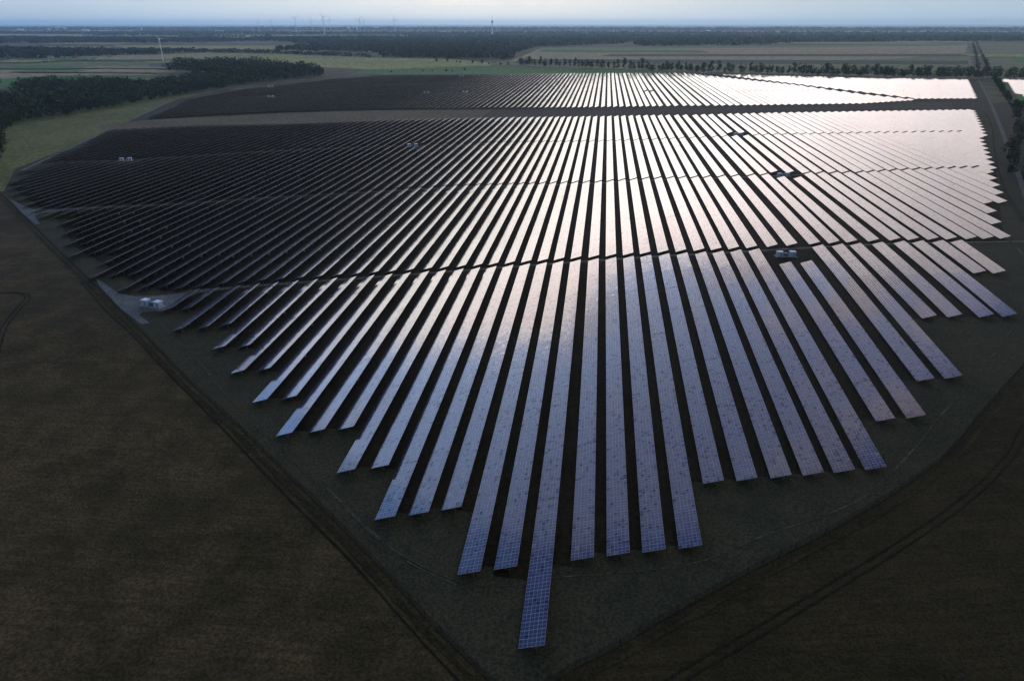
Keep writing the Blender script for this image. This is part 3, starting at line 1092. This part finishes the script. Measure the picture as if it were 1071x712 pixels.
# row of trees beyond the far block, left to right
ntl = 0
xs_ = []
x = -215
while x < 1180:
    xs_.append(x)
    x += rnd.uniform(7, 15) if x < 420 else rnd.uniform(7, 11)
TLY = [(-215, 1885), (0, 1790), (143, 1700), (240, 1665), (332, 1640), (439, 1620), (617, 1575), (700, 1570), (1180, 1560)]
for k, x in enumerate(xs_):
    y = pl(TLY, x) + rnd.uniform(-8, 8)
    tall = x < 420 and rnd.random() < .75
    s = rnd.uniform(.8, 1.3) if tall else rnd.uniform(.95, 1.35)
    tree(TALL if tall else BROAD, x, y, s, '%s tree, %s from left in the long treeline behind far panels' % ('tall dark' if tall else 'rounded dark', ordinal(k + 1)),
         'trees of the long treeline')
# second thinner line further left
for k in range(9):
    x = -480 + k * 28 + rnd.uniform(-8, 8)
    tree(BROAD, x, 2080 - k * 22 + rnd.uniform(-6, 6), rnd.uniform(.35, .7), 'small tree, %s from the left in the sparse line left of the long treeline' % ordinal(k + 1), 'trees of the sparse line')
for k, (x, y, s) in enumerate(((-415, 1640, .9), (-395, 1648, .7), (-365, 1655, 1.1), (-350, 1655, .7), (-330, 1700, 1.0), (-478, 1600, .8))):
    tree(BUSH, x, y, s, 'dark bush, %s from the left on the grass just beyond the far panels' % ordinal(k + 1), 'bushes beyond the far panels', 'bush', 'bush')
# right side of the road
RT = [(262, 455, .55), (270, 478, .7), (283, 519, .75), (289, 500, .5), (309, 557, .8), (322, 590, .7), (337, 621, .9), (352, 636, .75), (340, 655, .8), (379, 713, .7),
      (392, 751, .8), (410, 790, .6), (447, 843, .8), (455, 880, .7), (482, 935, .8), (470, 905, .6), (505, 985, .7), (520, 1010, .6), (350, 600, .7), (300, 520, .7), (315, 535, .8),
      (330, 560, .8), (365, 640, .8), (372, 670, .7), (290, 470, .7), (305, 490, .8), (275, 440, .6), (385, 690, .7), (400, 720, .8), (250, 425, .5)]
RT += [(288, 530, .7), (276, 500, .8), (298, 548, .75), (300, 575, .7), (268, 485, .75), (312, 600, .7), (262, 440, .7), (268, 420, .6), (325, 632, .7), (285, 545, .6)]
RT.sort(key=lambda t: t[1])
for k, (x, y, s) in enumerate(RT):
    tree(BROAD, x + 13, y, s * 1.0, 'dark roadside tree at the right edge, %s counting away from camera' % ordinal(k + 1), 'trees beside the road at the right edge')
for k in range(22):
    t = k / 21
    x, y = 535 + 215 * t, 1060 + 500 * t
    tree(BROAD if k % 3 else BUSH, x + 15, y, rnd.uniform(.5, .75), 'dark verge tree past the far right panels, %s counting away from camera' % ordinal(k + 1), 'verge trees beside the far right panels')
for k in range(26):
    t = k / 25
    x, y = 880 + 1200 * t ** 1.5, 1860 + 2700 * t ** 1.5
    tree(BROAD, x + (14 if k % 2 else -6), y, rnd.uniform(.6, .9), 'avenue tree lining the straight road to the horizon, %s counting away from camera' % ordinal(k + 1), 'avenue trees on the straight road')
ribbon('road', [(215, 350), (234.3, 390.0), (265.3, 460), (299.7, 538), (346.0, 645), (405, 779), (511, 1024), (597, 1227), (737, 1555), (1019, 2216), (1387, 3045), (2050, 4588)],
       3.6, 0.16, M_TRACKROAD, 0.03, 25)
sheet('green_field', [(749, 1550), (735, 1460), (645, 1240), (593, 1120), (526, 990), (540, 950), (640, 900), (900, 900), (900, 1130), (610, 1120), (660, 1260), (760, 1530)], 0.12, M_GREEN)
sheet('scrub_ground', [(215, 322), (235, 405), (262, 480), (300, 570), (345, 670), (400, 790), (440, 880), (470, 960), (520, 1060), (600, 1120), (620, 1100), (900, 900), (900, 300), (240, 330)], 0.12, M_PARK)

# ------------------------------------------------------------------ woods
wrnd = random.Random(11)


def blob_unit(seed, n, mat):
    return crown_mesh('crown', 13, 17, 0.5, n, 1.5, mat, seed, 8)


def inside(poly, x, y):
    c = False
    j = len(poly) - 1
    for i in range(len(poly)):
        (xi, yi), (xj, yj) = poly[i], poly[j]
        if (yi > y) != (yj > y) and x < (xj - xi) * (y - yi) / (yj - yi) + xi:
            c = not c
        j = i
    return c


def wood(poly, step, hgt, leaf, n, mat, name='woodland', label='dark woodland', width=None):
    """many crowns in one mass: leaf clumps on domed tree tops"""
    mb = MB()
    w = width or step * 1.25
    x0, x1 = min(p[0] for p in poly), max(p[0] for p in poly)
    y0, y1 = min(p[1] for p in poly), max(p[1] for p in poly)
    y = y0
    while y < y1:
        x = x0
        while x < x1:
            px_, py_ = x + wrnd.uniform(-.4, .4) * step, y + wrnd.uniform(-.4, .4) * step
            if inside(poly, px_, py_):
                if wrnd.random() < .07:
                    x += step
                    continue
                h = hgt * wrnd.uniform(.58, 1.15)
                rr = w * wrnd.uniform(.42, .62)
                for _ in range(n):
                    d = Vector((wrnd.gauss(0, 1), wrnd.gauss(0, 1), wrnd.gauss(0.15, .8))).normalized()
                    k = wrnd.uniform(.8, 1.05)
                    p = Vector((px_ + d.x * rr * k, py_ + d.y * rr * k, h * .56 + d.z * h * .46 * k))
                    nn = (d + Vector((wrnd.gauss(0, .35), wrnd.gauss(0, .35), wrnd.gauss(0, .35)))).normalized()
                    a = nn.orthogonal().normalized()
                    b = nn.cross(a)
                    s = leaf * wrnd.uniform(.6, 1.3)
                    mb.face([p + a * s, p + b * s, p - a * s, p - b * s])
            x += step
        y += step
    o = link(name, mb.mesh(name, [mat]))
    tag(o, label, 'woodland', kind='stuff')
    return o


# wood at the left: belt along the meadow and the bigger wood behind the far block
belt = [(-640, 690), (-645, 760), (-645, 860), (-650, 960), (-656, 1080), (-654, 1280), (-780, 1290), (-790, 1100), (-800, 960), (-880, 880), (-1000, 800), (-900, 700)]
wood([(x - 4, y) for x, y in belt], 13, 17, 1.7, 36, M_LEAF, label='dark wood belt along the left edge of the meadow and panels')
big = [(-654, 1280), (-628, 1400), (-604, 1490), (-640, 1560), (-760, 1660), (-920, 1800), (-1080, 1760), (-1020, 1600), (-900, 1500), (-760, 1430), (-760, 1290)]
wood(big, 15, 24, 2.0, 30, M_LEAF, label='large dark wood behind the left end of the far panels')
wood([(-960, 1060), (-1010, 1180), (-890, 1230), (-800, 1160), (-830, 1060)], 14, 16, 1.8, 34, M_LEAF, label='rounded dark copse beyond the wood belt by the bright green field')
wood([(-450, 450), (-490, 505), (-590, 618), (-650, 700), (-760, 700), (-700, 560), (-560, 440), (-490, 420)], 12, 12, 1.3, 55, M_LEAF, label='dark thicket at the left photo edge beside the meadow')
# individual trees along the front edge of the woods
edge_pts = resample([(-446, 452), (-490, 510), (-586, 624), (-645, 700), (-642, 780), (-640, 860), (-645, 960), (-650, 1080), (-648, 1280)], 15)
for k, p in enumerate(edge_pts):
    if True:
        tree(BROAD, p.x + wrnd.uniform(-7, 4), p.y + wrnd.uniform(-4, 4), wrnd.uniform(.6, .95),
             'edge tree of the wood belt beside the meadow, %s counting away from camera' % ordinal(k + 1), 'trees along the edge of the wood belt')
edge_pts = resample([(-646, 1290), (-618, 1410), (-598, 1490), (-640, 1570)], 13)
for k, p in enumerate(edge_pts):
    tree(BROAD, p.x + wrnd.uniform(-7, 4), p.y + wrnd.uniform(-4, 4), wrnd.uniform(.7, 1.05),
         'edge tree of the large wood, %s counting away from camera' % ordinal(k + 1), 'trees along the edge of the large wood')
for k, (x, y, s) in enumerate(((-1098, 1201, .6), (-1098, 1247, .5), (-1048, 1253, .5), (-1047, 1277, .6), (-1120, 1225, .5), (-1075, 1230, .4))):
    tree(BROAD, x, y, s, 'small tree, %s from the left in the short hedge beside bright green field' % ordinal(k + 1), 'trees in the short hedge')
tree(BUSH, -408, 560, .8, 'lone dark bush standing in the meadow left of the panels', None, 'bush', 'bush')

# fields beyond
sheet('green_field', [(-1250, 1180), (-860, 1080), (-800, 1290), (-1000, 1420), (-1150, 1420)], 0.2, M_GREEN)
sheet('tan_field', [(-2600, 1500), (-1120, 1180), (-1150, 1420), (-1000, 1440), (-900, 1500), (-1150, 1560), (-2400, 1800)], 0.15, M_TAN)
sheet('olive_field', [(-3200, 1800), (-2400, 1800), (-1150, 1560), (-900, 1500), (-1100, 1760), (-900, 1870), (-1200, 1950), (-1700, 1960), (-3200, 2050)], 0.2, M_OLIVE)
sheet('yellow_green_field', [(-1750, 2080), (-1600, 1960), (-1200, 1950), (-900, 1880), (-560, 1700), (-300, 1900), (-320, 2050), (-480, 2250), (-760, 2330), (-1150, 2560), (-1500, 2640)], 0.25, M_YEL)
sheet('green_field', [(-560, 1560), (-460, 1530), (-151, 1600), (170, 1660), (100, 1720), (-215, 1860), (-330, 1890), (-560, 1700)], 0.25, M_GREEN)
sheet('tan_field', [(-330, 1900), (-215, 1900), (100, 1760), (400, 1660), (617, 1600), (860, 1830), (1000, 2170), (2020, 4500), (700, 3750), (-300, 3400), (-250, 2600)], 0.2, M_OLIVE)
sheet('tan_field', [(-280, 2150), (300, 2050), (900, 2450), (1350, 3000), (1800, 4000), (700, 3500), (-290, 3100)], 0.4, M_TAN)
sheet('olive_field', [(760, 1600), (900, 1600), (2500, 1700), (4500, 4300), (2080, 4550), (1050, 2180)], 0.2, M_OLIVE)
sheet('dark_green_field', [(19, 2688), (1283, 2850), (1200, 2640), (-20, 2500)], 0.5, M_STRIPE)
sheet('dark_green_field', [(-270, 2280), (1060, 2331), (964, 2110), (-250, 2030)], 0.5, M_STRIPE)
sheet('green_field', [(1150, 2250), (2400, 2300), (2800, 2800), (1400, 2800)], 0.4, M_GREEN)
sheet('tan_field', [(-7000, 5800), (-3500, 5300), (-1500, 6000), (-2500, 6800), (-7000, 7300)], 0.5, M_TAN)
sheet('tan_field', [(600, 6600), (4300, 7100), (8000, 6600), (8500, 7300), (1500, 7600)], 0.5, M_TAN)
sheet('olive_field', [(-12000, 8900), (9000, 8900), (14000, 11500), (-14000, 10800)], 0.6, M_TAN)
sheet('yellow_green_field', [(-1950, 2850), (-1150, 2650), (-1100, 3050), (-1500, 3500), (-2500, 3500)], 0.3, M_YEL)

frn = random.Random(5)
fm = [('tan_field', M_TAN), ('olive_field', M_OLIVE), ('yellow_green_field', M_YEL), ('green_field', M_GREEN), ('dark_green_field', M_STRIPE)]
for k in range(80):
    yy = frn.uniform(2700, 10500) if k < 55 else frn.uniform(1500, 3200)
    xx = frn.uniform(-1.0, 1.1) * yy * .85 if k < 55 else frn.uniform(-1.05, -.62) * yy
    a, b = frn.uniform(120, 380) * yy / 3000, frn.uniform(60, 170) * yy / 3000
    sk = frn.uniform(-.6, .6) * b
    nm, mt = fm[frn.randrange(5)]
    sheet(nm, [(xx - a, yy - b), (xx + a * frn.uniform(.8, 1), yy - b * frn.uniform(.7, 1)), (xx + a + sk, yy + b * frn.uniform(.6, 1)), (xx - a * .9 + sk, yy + b)], 0.75 + k * .02, mt)

# woods further out
wood([(-730, 2330), (-500, 2280), (-300, 2230), (-330, 2600), (-330, 3300), (-1400, 3700), (-1150, 3050), (-1080, 2900), (-760, 2750)], 30, 17, 4.5, 16, M_LEAF2, label='broad dark forest left of centre beyond the treeline')
wood([(-1350, 2900), (-760, 2700), (-760, 2750), (-1150, 3100), (-1500, 3700), (-2600, 5200), (-1800, 5600), (200, 5200), (100, 4200), (-300, 3600), (-1400, 3600)], 48, 17, 7.5, 12, M_LEAF2, label='wide dark forest stretching towards the horizon left of centre')
wood([(150, 3700), (700, 3950), (1100, 4500), (1800, 4900), (3400, 5200), (4300, 4800), (5200, 5400), (4300, 7000), (300, 6500)], 60, 18, 9, 11, M_LEAF2, label='long dark forest band across the right half below the horizon')
wood([(-3200, 2100), (-2200, 2050), (-1750, 2100), (-1560, 2600), (-2300, 2900), (-3600, 3100)], 30, 13, 4.2, 12, M_LEAF2, label='dark mixed trees round the village at the left photo edge')
wood([(-1960, 2800), (-1200, 2570), (-1180, 2640), (-1930, 2880)], 24, 13, 3.8, 14, M_LEAF2, label='narrow tree belt across the fields behind the white turbine')
wood([(-760, 2330), (-1150, 2590), (-1180, 2560), (-760, 2290)], 22, 12, 3.4, 14, M_LEAF2, label='short tree belt joining the far forest at left of centre')
wood([(-6000, 4200), (-3400, 3700), (-2600, 4000), (-1900, 4700), (-3000, 5200), (-6500, 5600)], 60, 14, 8, 9, M_LEAF2, label='dark blue wood strip near the horizon at left')
wood([(-9000, 7600), (-3500, 7000), (2000, 7900), (8500, 7600), (9500, 8000), (2000, 8600), (-5000, 7900), (-10000, 8300)], 110, 20, 16, 7, M_LEAF2, label='distant forest band under the horizon')
wood([(-15000, 11000), (-3000, 11500), (9000, 11500), (15000, 12500), (9000, 14500), (-14000, 14500)], 220, 28, 34, 6, M_LEAF2, label='farthest forest band merging with the horizon')
for k in range(14):
    xx = wrnd.uniform(-1.0, 1.1)
    yy = wrnd.uniform(5200, 11000)
    cx = xx * yy * .8
    q = wrnd.uniform(250, 800)
    wood([(cx - q * 1.5, yy - q * .25), (cx + q, yy - q * .3), (cx + q * 1.6, yy + q * .2), (cx - q, yy + q * .3)], 70, 16, 10, 8, M_LEAF2,
         label='scattered distant copse strips below the horizon')


# ------------------------------------------------------------------ wind turbines and tower
def turbine(x, y, hub, blade, rot, face, mat, label):
    root = empty('wind_turbine', (x, y, 0), face)
    tag(root, label, 'wind turbine', 'wind turbines on the horizon')
    t = MB(); t.tube((0, 0, 0), (0, 0, hub), hub * .022, hub * .012, 12); link('tower', t.mesh('tower', [mat]), root)
    n = MB(); n.box((0, 1.5, hub + 1.5), (3.4, 9, 3.6)); n.tube((0, -3, hub + 1.5), (0, -5.5, hub + 1.5), 1.7, .5, 8)
    link('nacelle', n.mesh('nacelle', [mat]), root)
    for k in range(3):
        a = rot + k * 2 * math.pi / 3
        d = Vector((math.cos(a), 0, math.sin(a)))
        s = Vector((-math.sin(a), 0, math.cos(a)))
        b = MB()
        c0 = Vector((0, -4.4, hub + 1.5))
        prof = [(0.0, 1.0), (0.08, 1.2), (0.2, 2.2), (0.5, 1.5), (0.8, .9), (1.0, .25)]
        w = blade / 45.0
        for (u0, w0), (u1, w1) in zip(prof, prof[1:]):
            p0, p1 = c0 + d * blade * u0, c0 + d * blade * u1
            f0, f1 = Vector((0, .35 * w, 0)), Vector((0, .3 * w, 0))
            A, B, C_, D = p0 - s * w0 * w * .4, p0 + s * w0 * w, p1 + s * w1 * w, p1 - s * w1 * w * .4
            b.face([A - f0, B - f0, C_ - f1, D - f1])
            b.face([D + f1, C_ + f1, B + f0, A + f0])
            b.face([A - f0, D - f1, D + f1, A + f0])
            b.face([B + f0, C_ + f1, C_ - f1, B - f0])
        link('rotor_blade', b.mesh('rotor_blade', [mat]), root)


turbine(-1298, 2030, 58, 15, 2.2, .5, M_TURB, 'white wind turbine standing in the green fields at upper left')
ft = [(270, 9500, 130, 60, .3), (283.3, 8500, 140, 65, 1.1), (309, 7600, 175, 70, .6), (326, 8600, 150, 65, 2.0), (338.5, 7600, 190, 72, .1), (345, 9500, 175, 70, 1.5),
      (376, 8000, 160, 70, .9), (381, 9800, 160, 65, .2), (412.7, 8000, 165, 70, 1.9)]
names = ['leftmost faint grey turbine on the horizon', 'second faint grey turbine from the left on the horizon', 'dark turbine on the horizon, third from the left and taller than those left of it',
         'small faint turbine on the horizon, fourth from the left', 'tallest grey turbine on the horizon, fifth from the left', 'faint turbine just right of the tallest one on the horizon',
         'grey turbine on the horizon, third from the right end', 'faint turbine on the horizon, second from the right end', 'rightmost grey turbine on the horizon']
fwd = Vector((-math.sin(YAW), math.cos(YAW)))
rgt = Vector((math.cos(YAW), math.sin(YAW)))
for (px_, dist, hub, bl, rot), lab in zip(ft, names):
    lat = (px_ - 535.5) / 714.0 * dist * math.cos(PITCH) * 1.0
    p = fwd * dist + rgt * lat / 1.0 * (1 / 1.0) * (1 / math.cos(PITCH)) * math.cos(PITCH)
    lat2 = (px_ - 535.5) / 714.0 * dist * 1.0 * (math.cos(PITCH))
    p = fwd * dist + rgt * ((px_ - 535.5) / 714.0 * dist * math.cos(PITCH))
    turbine(p.x, p.y, hub * .85, bl * .8, rot, -.2, M_TURBFAR, lab)
p = fwd * 6500 + rgt * ((514.8 - 535.5) / 714.0 * 6500 * math.cos(PITCH))
tw = empty('radio_tower', (p.x, p.y, 0))
tag(tw, 'slim pale radio tower with dark round platform rising above the forest', 'tower')
t = MB(); t.tube((0, 0, 0), (0, 0, 108), 6.0, 4.0, 12); link('shaft', t.mesh('shaft', [M_TURB]), tw)
t = MB(); t.tube((0, 0, 106), (0, 0, 112), 5, 9, 14); t.tube((0, 0, 112), (0, 0, 122), 9, 8, 14); link('platform', t.mesh('platform', [M_TRAFO]), tw)
t = MB(); t.tube((0, 0, 122), (0, 0, 165), 1.8, .8, 8); link('mast', t.mesh('mast', [M_TURBFAR]), tw)


# ------------------------------------------------------------------ houses of the villages and the white halls near the horizon
def house(x, y, w, d, h, rz, roof, label, name='house', cat='house', group='village houses at the left', wall=None):
    root = empty(name, (x, y, 0), rz)
    tag(root, label, cat, group)
    b = MB(); b.box((0, 0, h / 2), (w, d, h)); wl = link('wall', b.mesh('wall', [wall or M_WALL]), root)
    r = MB()
    e, rh = .5, d * .38
    A = [(-w / 2 - e, -d / 2 - e, h), (w / 2 + e, -d / 2 - e, h), (w / 2 + e, 0, h + rh), (-w / 2 - e, 0, h + rh)]
    B = [(-w / 2 - e, d / 2 + e, h), (w / 2 + e, d / 2 + e, h)]
    r.face(A); r.face([B[1], B[0], A[3], A[2]]); r.face([A[0], A[3], B[0]]); r.face([A[1], B[1], A[2]]); r.face([A[0], B[0], B[1], A[1]])
    rf = link('roof', r.mesh('roof', [roof]), root)
    c = MB(); c.box((w * .2, d * .1, h + rh * .9), (.8, .8, 2.0)); link('chimney', c.mesh('chimney', [M_ROOFR]), rf)
    for k in (-1, 0, 1):
        q = MB(); q.box((k * w * .3, -d / 2 - .02, h * .55), (1.3, .06, 1.3)); link('window', q.mesh('window', [M_WIN]), wl)


hs = [(-1717, 2098, 16, 10, 6, .3, M_ROOFG), (-1607, 1945, 14, 9, 5, .1, M_ROOFG), (-1650, 2120, 12, 9, 5, 1.2, M_ROOFR), (-1800, 2150, 15, 9, 5, -.3, M_ROOFG), (-1850, 2200, 13, 9, 5, .5, M_ROOFR),
      (-1560, 2040, 13, 9, 5, .8, M_ROOFG), (-1930, 2120, 16, 10, 5, 0, M_ROOFG), (-2489, 2874, 30, 14, 6, .1, M_ROOFG), (-2200, 2700, 20, 12, 5, .4, M_ROOFR), (-2050, 2300, 18, 10, 5, .2, M_ROOFG)]
hs.sort(key=lambda t: t[0] / t[1])
for k, h_ in enumerate(hs):
    house(*h_, label='pale village house among dark trees at the left edge, %s from the left' % ordinal(k + 1))
vr = random.Random(8)
for k in range(26):
    yy = vr.uniform(1950, 2900)
    xx = -yy * vr.uniform(.72, .98)
    house(xx, yy, vr.uniform(11, 18), vr.uniform(8, 11), vr.uniform(4, 6), vr.uniform(-1, 1), M_ROOFR if vr.random() < .5 else M_ROOFG,
          label='small hamlet house among far left trees, %s counting clockwise from the edge' % ordinal(k + 1), group='hamlet houses at far left')
house(-1034, 1690, 46, 22, 7, .2, M_WHITE, 'white-roofed farm hall standing in the large dark wood', 'farm_hall', 'hall', None, M_WHITE)
house(-1120, 1740, 60, 12, 4, .15, M_ROOFG, 'long low grey farm shed left of the white-roofed hall', 'farm_shed', 'shed', None)
hl = [(20, 32, 60), (60, 29, 150), (52, 30, 90), (88, 33, 80), (105, 34, 80), (150, 31, 90), (185, 35, 70), (228, 34, 90), (240, 34, 60), (366, 28, 160), (395, 29, 170), (420, 30, 110), (425, 41, 50),
      (455, 41, 60), (515, 30, 90), (560, 32, 70), (645, 35, 70), (742, 33, 50), (880, 36, 60), (890, 35, 90), (968, 34, 60)]
for k, (px_, py_, w) in enumerate(hl):
    dep = PITCH + math.atan((py_ - 356) / 714.0)
    dist = min(13000, 100 / math.tan(dep))
    p = fwd * dist + rgt * ((px_ - 535.5) / 714.0 * dist * math.cos(PITCH))
    w2 = w * dist / 12000
    house(p.x, p.y, w2 * 1.4, w2 * .5, w2 * .08 + 5, 0.13, M_WHITE, 'pale hall near the horizon, %s from the left among those far buildings' % ordinal(k + 1), 'industrial_hall', 'hall',
          'pale halls near the horizon', M_WHITE)

# ------------------------------------------------------------------ haze
hz = MB()
hz.box((0, 25000, 125), (100000, 60000, 290))
m = bpy.data.materials.new('haze')
m.use_nodes = True
nt = m.node_tree
nt.nodes.remove(nt.nodes['Principled BSDF'])
pv = nt.nodes.new('ShaderNodeVolumePrincipled')
pv.inputs['Color'].default_value = (0.50, 0.77, 1.0, 1)
pv.inputs['Density'].default_value = 0.000034
pv.inputs['Anisotropy'].default_value = 0.55
nt.links.new(pv.outputs[0], nt.nodes['Material Output'].inputs['Volume'])
ho = link('haze', hz.mesh('haze', [m]))
ho.location = (0, 0, 0)
tag(ho, kind='stuff')
print('rows built as individuals:', count)
